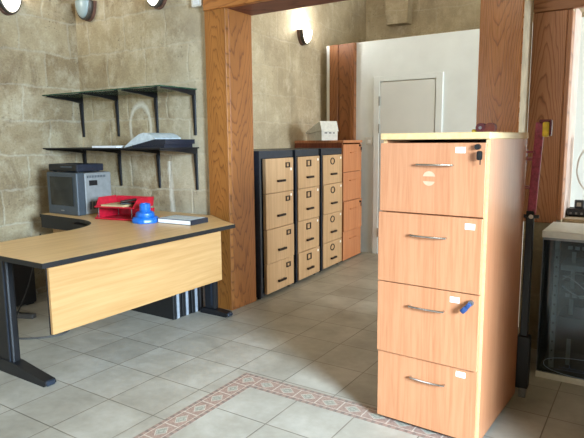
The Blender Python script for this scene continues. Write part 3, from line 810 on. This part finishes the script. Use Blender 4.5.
# ------------------------------------------------------------------ wall lamps
def sconce(label, loc, rz, lit):
    t = thing('wall_lamp', label, 'wall lamp', loc, rz, 'half-bowl wall lamps')
    n = 24
    def half(r, hz): return [(r * math.cos(PI + PI * i / n), hz * math.sin(PI + PI * i / n)) for i in range(n + 1)]
    # backplate against the wall (local +y is into the wall)
    MB().prism_m(half(.098, .158), 0, .03, Matrix.Rotation(PI / 2, 4, 'X')).build('backplate', M['lamp_plate'], t)
    def shell(r0, h0, y0, r1, h1, y1, name, mat):
        b = MB(); rings = []
        for r, h_, y in ((r0, h0, y0), (r1, h1, y1)):
            rings.append([b.bm.verts.new((p[0], y, p[1])) for p in half(r, h_)])
        for j in range(n): b.bm.faces.new((rings[0][j], rings[0][j + 1], rings[1][j + 1], rings[1][j]))
        o = b.build(name, mat, t, smooth=True)
        md = o.modifiers.new('thick', 'SOLIDIFY'); md.thickness = .004
    shell(.092, .150, -.03, .090, .146, -.062, 'collar', M['trim_dark'])
    MB().tube([(p[0], -.066, p[1]) for p in half(.090, .147)], .0075, 8).build('rim', M['trim_dark'], t, smooth=True)
    b = MB(); K = 10; rings = []
    for i in range(K + 1):
        th = (PI / 2 - .03) * i / K
        rings.append([b.bm.verts.new((p[0], -.064 - .052 * math.sin(th), p[1])) for p in half(.085 * math.cos(th), .141 * math.cos(th))])
    for i in range(K):
        for j in range(n): b.bm.faces.new((rings[i][j], rings[i][j + 1], rings[i + 1][j + 1], rings[i + 1][j]))
    o = b.build('glass_bowl', M['lamp_on'] if lit else M['lamp_off'], t, smooth=True)
    md = o.modifiers.new('thick', 'SOLIDIFY'); md.thickness = .004
    if lit:
        ld = bpy.data.lights.new('bulb', 'POINT'); ld.energy = lit; ld.color = (1, .98, .93); ld.shadow_soft_size = .04
        lo = bpy.data.objects.new('bulb', ld); COL.objects.link(lo); lo.location = (0, -.075, .05); lo.parent = t
    return t
M['lamp_plate'] = plain('brown_lamp_plate', (104, 74, 62), .5, var=.1)
sconce('lit half-bowl wall lamp on the left stone wall, far left of the room', (-4.40, 2.635, 2.46), PI / 2, 6)
sconce('unlit half-bowl wall lamp with grey glass in the stone corner above the shelf', (-4.20, 3.27, 2.495), 0, 0)
sconce('lit half-bowl wall lamp high on stone wall above the glass shelf', (-3.345, 3.27, 2.485), 0, 6)
sconce('lit half-bowl wall lamp above the row of filing cabinets in the back room', (-3.35, 5.38, 2.49), PI / 2, 14)

# ------------------------------------------------------------------ folded stand behind the near cabinet
sd = thing('folded_trolley', 'folded maroon and black hand trolley standing behind the near beech cabinet', 'trolley', (-.487, 2.888, 0), math.radians(2))
for y, dx in ((0, 0), (.10, -.078)):
    MB().box(-.022 , .018, y - .010, y + .010, 0, .445 if dx == 0 else .32, .006, 2, Matrix.Translation((dx + .004, 0, .93)) @ Matrix.Rotation(math.radians(2.5), 4, 'Y')).build('upper_rail', M['maroon'] if dx == 0 else M['maroon_dark'], sd)
    MB().box(-.020 + dx, .016 + dx, y - .016, y + .016, .30, .95, .004, 1).build('lower_rail', M['black_metal'], sd)
    MB().box(-.032 + dx, .030 + dx, y - .03, y + .03, .045, .32, .008, 2).build('wheel_bracket', M['black'], sd)
    MB().box(-.012 + dx, .022 + dx, y - .035, y + .02, 0, .05, .006, 2).build('foot', M['steel'], sd)
MB().cyl((-.04, -.022, .925), (.04, -.022, .925), .009, n=12).build('pivot_bolt', M['black_metal'], sd)
MB().cyl((.006, -.022, .925), (.006, -.038, .925), .011, n=12).build('bolt_head', M['chrome'], sd)
for z in (1.20, 1.06):
    MB().cyl((.0, 0, z), (-.06, .10, z), .009, n=10).build('crossbar', M['maroon'], sd)
MB().cyl((-.075, -.02, 1.235), (.0, -.02, 1.235), .005, n=8).build('hook', M['maroon'], sd)
MB().box(.034, .064, -.03, .02, 1.305, 1.375, .008, 2).build('grip', M['yellow'], sd)
gc = MB(); gc.box(.018, .072, -.024, .024, 1.372, 1.386, .004); gc.box(.064, .073, -.026, .02, 1.31, 1.375, .002)
gc.build('grip_frame', M['maroon_dark'], sd)
# strap bundle on the cabinet
cs_ = thing('ratchet_strap', 'small maroon strap bundle with yellow tab on near beech cabinet', 'strap', (-.640, 2.55, 1.326), 0)
MB().cyl((-.012, -.02, .021), (-.012, .03, .021), .021, n=20).build('roll', M['maroon_dark'], cs_, smooth=True)
a = MB(); a.cyl((.027, -.02, .021), (.027, .03, .021), .0215, n=20); a.box(-.012, .046, -.018, .028, .0, .02, .004); a.build('second_roll', M['strap'], cs_, smooth=True)
MB().cyl((-.012, -.0205, .021), (-.012, -.025, .021), .007, n=12).build('buckle', M['steel'], cs_)
MB().box(-.052, -.03, -.014, .02, 0, .015, .004).build('tab', M['yellow'], cs_)

# ------------------------------------------------------------------ equipment rack
RX, RY, RW, RD, RH = -.468, 3.165, .56, .37, .815
rk = thing('equipment_rack', 'low network rack with pale top and smoked glass door by the window', 'rack', (RX, RY, 0))
MB().box(-.004, RW, -.004, RD, RH - .037, RH, .003).build('top', M['rack_white'], rk)
c = MB(); c.box(0, .012, 0.02, RD, .03, RH - .039); c.box(RW - .012, RW, .02, RD, .03, RH - .039); c.box(.012, RW - .012, RD - .012, RD, .03, RH - .039); c.box(.012, RW - .012, .02, RD, .03, .045)
c.build('cabinet_body', M['rack_dark'], rk)
MB().box(0, RW, .0, .03, .0, .032, .002).build('bottom_bar', M['rack_white'], rk)
b2 = MB(); b2.box(0, .02, .03, RD, 0, .03); b2.box(RW - .02, RW, .03, RD, 0, .03); b2.build('base', M['black'], rk)
dg = MB().box(.002, RW - .002, .006, .011, .033, RH - .039).build('glass_door', M['rack_glass'], rk)
ed = MB(); ed.box(.0, .004, .0045, .0125, .033, RH - .039); ed.box(.0, RW, .004, .0125, RH - .050, RH - .038); ed.build('door_edge', M['steel'], dg)
# the oval mark on the glass with its hand-lettered line
M['etch'] = plain('pale_blue_print', (150, 172, 200), .5, var=.05)
M['etch_dim'] = plain('dim_blue_print', (74, 96, 136), .5, var=.05)
lg = MB(); ex, ez, ea, eb2 = .262, .088, .225, .052
pts = [(ex + ea * math.cos(2 * PI * i / 48), .004, ez + eb2 * (math.copysign(abs(math.sin(2 * PI * i / 48)) ** .8, math.sin(2 * PI * i / 48)))) for i in range(49)]
lg.tube(pts, .0014, 6)
lg.build('oval_emblem', M['etch'], dg)
sw2 = MB(); base = ez - .012
pts = []
for i in range(120):
    a = i / 119; x = ex - .155 + .31 * a
    hgt = .010 + (.014 if (i // 10) % 4 == 2 else 0)
    pts.append((x + .006 * math.cos(a * 2 * PI * 12), .004, base + hgt * (.5 + .5 * math.sin(a * 2 * PI * 12))))
sw2.tube(pts, .0012, 5)
sw2.tube([(ex - .17 + .34 * i / 10, .004, base - .012 + .004 * math.sin(i / 10 * PI)) for i in range(11)], .0012, 5)
sw2.build('script_mark', M['etch_dim'], dg)
# inside the rack
rails = []
for x in (.055, RW - .075):
    rl = MB().box(x, x + .024, .05, .066, .05, RH - .06).build('rack_rail', M['rail'], rk)
    hl = MB()
    for i in range(12): hl.box(x + .008, x + .016, .0492, .0500, .09 + i * .052, .10 + i * .052)
    hl.build('rail_holes', M['black'], rl)
for x in (.13, RW - .15):
    MB().box(x, x + .02, .13, .145, .05, RH - .06).build('inner_upright', M['rail'], rk)
for z, hh, nm, mt in ((.70, .044, 'patch_panel', 'black'), (.595, .03, 'equipment_shelf', 'rail'), (.44, .044, 'network_switch', 'tv_front'), (.22, .12, 'battery_unit', 'black')):
    u = MB().box(.085, RW - .08, .075, .30, z, z + hh, .002).build(nm, M[mt], rk)
    if nm in ('patch_panel', 'network_switch'):
        pt = MB()
        for i in range(10): pt.box(.115 + i * .034, .137 + i * .034, .072, .075, z + .012, z + .030)
        pt.build('ports', M['rail'], u)
for i in range(3):
    pts = []
    for j in range(14):
        a = j / 13; pts.append((.10 + .36 * a, .055 - .012 * math.sin(PI * a), .55 - .02 * i + .03 * math.sin(PI * 2 * a + i * 1.7) + .012 * math.sin(9 * a + i)))
    MB().tube(pts, .0032, 6).build('patch_cable', M['cable_white'] if i else M['rail'], rk, smooth=True)

# things on the window sill
rt = thing('router', 'small black router box on the window sill beyond the rack', 'router', (-.395, 3.83, .82), 0)
MB().box(-.035, .16, -.05, .06, .003, .048, .004).build('case', M['black'], rt)
MB().box(-.036, .15, -.053, -.050, .010, .042, .002).build('front_panel', M['blue_black'], rt)
[MB().box(-.02 + i * .03, -.008 + i * .03, -.0545, -.053, .015, .027).build('port', M['steel'], rt) for i in range(4)]
[MB().cyl((x, y, 0), (x, y, .004), .007, n=8).build('foot', M['black'], rt) for x in (-.02, .14) for y in (-.035, .045)]
sk = thing('adapter_block', 'small dark adapter block standing on the black router', 'adapter', (-.375, 3.84, .868), .2)
MB().box(-.022, .03, -.02, .02, 0, .05, .004).build('block', M['tv_front'], sk)
MB().box(-.012, .012, -.022, -.02, .012, .036).build('label', M['box_grey'], sk)
hk = thing('cable_coil', 'white cable coil hanging beside the window opening above the router', 'cable', (-.300, 3.90, 1.11))
pts = []
for i in range(96):
    a = i / 95 * 2 * PI * 2.5
    pts.append((.10 * math.cos(a) * (1 + .03 * math.sin(2.3 * a)), -.004 * i / 20, .15 * math.sin(a) * (1 + .02 * math.cos(1.7 * a))))
MB().tube(pts, .0045, 6).build('coil', M['cable_white'], hk, smooth=True)
MB().cyl((0, .075, .155), (0, -.03, .155), .005, n=8).build('hook', M['steel'], hk)
MB().box(-.06, .06, .055, .069, -.28, .21, .003).build('mounting_board', M['plaster_white'], hk)
pl = thing('cable_plug', 'white plug hanging at the top of the cable coil in the window', 'plug', (-.315, 3.88, 1.29))
MB().box(-.022, .022, -.018, .018, -.02, .026, .006, 2).build('body', M['label_white'], pl)
MB().cyl((0, 0, -.02), (0, 0, -.05), .006, .004, 8).build('strain_relief', M['cable_white'], pl)

# ------------------------------------------------------------------ light
def area(name, loc, target, sx, sy, e, col, spread=180):
    d = bpy.data.lights.new(name, 'AREA'); d.shape = 'RECTANGLE'; d.size = sx; d.size_y = sy; d.energy = e; d.color = col; d.spread = math.radians(spread)
    o = bpy.data.objects.new(name, d); COL.objects.link(o); o.location = loc
    o.rotation_euler = (Vector(target) - Vector(loc)).to_track_quat('-Z', 'Z').to_euler()
    return o
area('daylight_door', (2.88, .1, 1.85), (-1.2, 1.9, .0), 1.2, 1.1, 235, (.62, .81, 1), 80)
area('fill_behind_camera', (-3.0, -2.28, 1.5), (-1.2, 3, 1.0), 1.9, 1.9, 36, (.94, .97, 1))  # general fill added behind the camera, its window is unseen
area('fill_inner_side', (2.88, 4.75, 1.7), (-2.2, 5.8, 1.6), 1.2, 1.2, 205, (.84, .93, 1))  # added fill that brightens the white partition, no window known there
def lamp(name, loc, e, col, r=.25):
    d = bpy.data.lights.new(name, 'POINT'); d.energy = e; d.color = col; d.shadow_soft_size = r
    o = bpy.data.objects.new(name, d); COL.objects.link(o); o.location = loc; return o
lamp('fill_top_front', (-1.3, -.3, 3.1), 32, (1, .96, .88))  # added fill without a fixture, lifts the camera-facing fronts from above
lamp('fill_top_inner', (-1.9, 4.8, 3.1), 12, (1, .92, .80))  # added warm fill for the back room, no fixture
wd = bpy.data.worlds.new('world'); S.world = wd; wd.use_nodes = True
bg = wd.node_tree.nodes['Background']; bg.inputs[0].default_value = (.80, .90, 1, 1); bg.inputs[1].default_value = .5

# ------------------------------------------------------------------ camera
cd = bpy.data.cameras.new('camera'); cam = bpy.data.objects.new('camera', cd); COL.objects.link(cam)
f_, yaw, pitch, roll = 555.8, -.57637, -.14078, -.00878
cy, sy = math.cos(yaw), math.sin(yaw)
fw_ = Vector((sy * math.cos(pitch), cy * math.cos(pitch), math.sin(pitch)))
r_ = Vector((cy, -sy, 0)); u_ = r_.cross(fw_)
r2 = r_ * math.cos(roll) + u_ * math.sin(roll); u2 = -r_ * math.sin(roll) + u_ * math.cos(roll)
cam.matrix_world = Matrix(((r2.x, u2.x, -fw_.x, 0), (r2.y, u2.y, -fw_.y, 0), (r2.z, u2.z, -fw_.z, 1.30), (0, 0, 0, 1)))
cd.sensor_width = 36; cd.lens = f_ / 584 * 36; cd.clip_start = .02
S.camera = cam
S.view_settings.view_transform = 'Standard'; S.view_settings.look = 'None'
S.view_settings.exposure = 0; S.view_settings.gamma = 1; S.view_settings.use_curve_mapping = False
try:
    S.cycles.max_bounces = 8; S.cycles.diffuse_bounces = 5; S.cycles.transparent_max_bounces = 12
    S.cycles.use_denoising = True; S.cycles.sample_clamp_indirect = 4
except Exception: pass
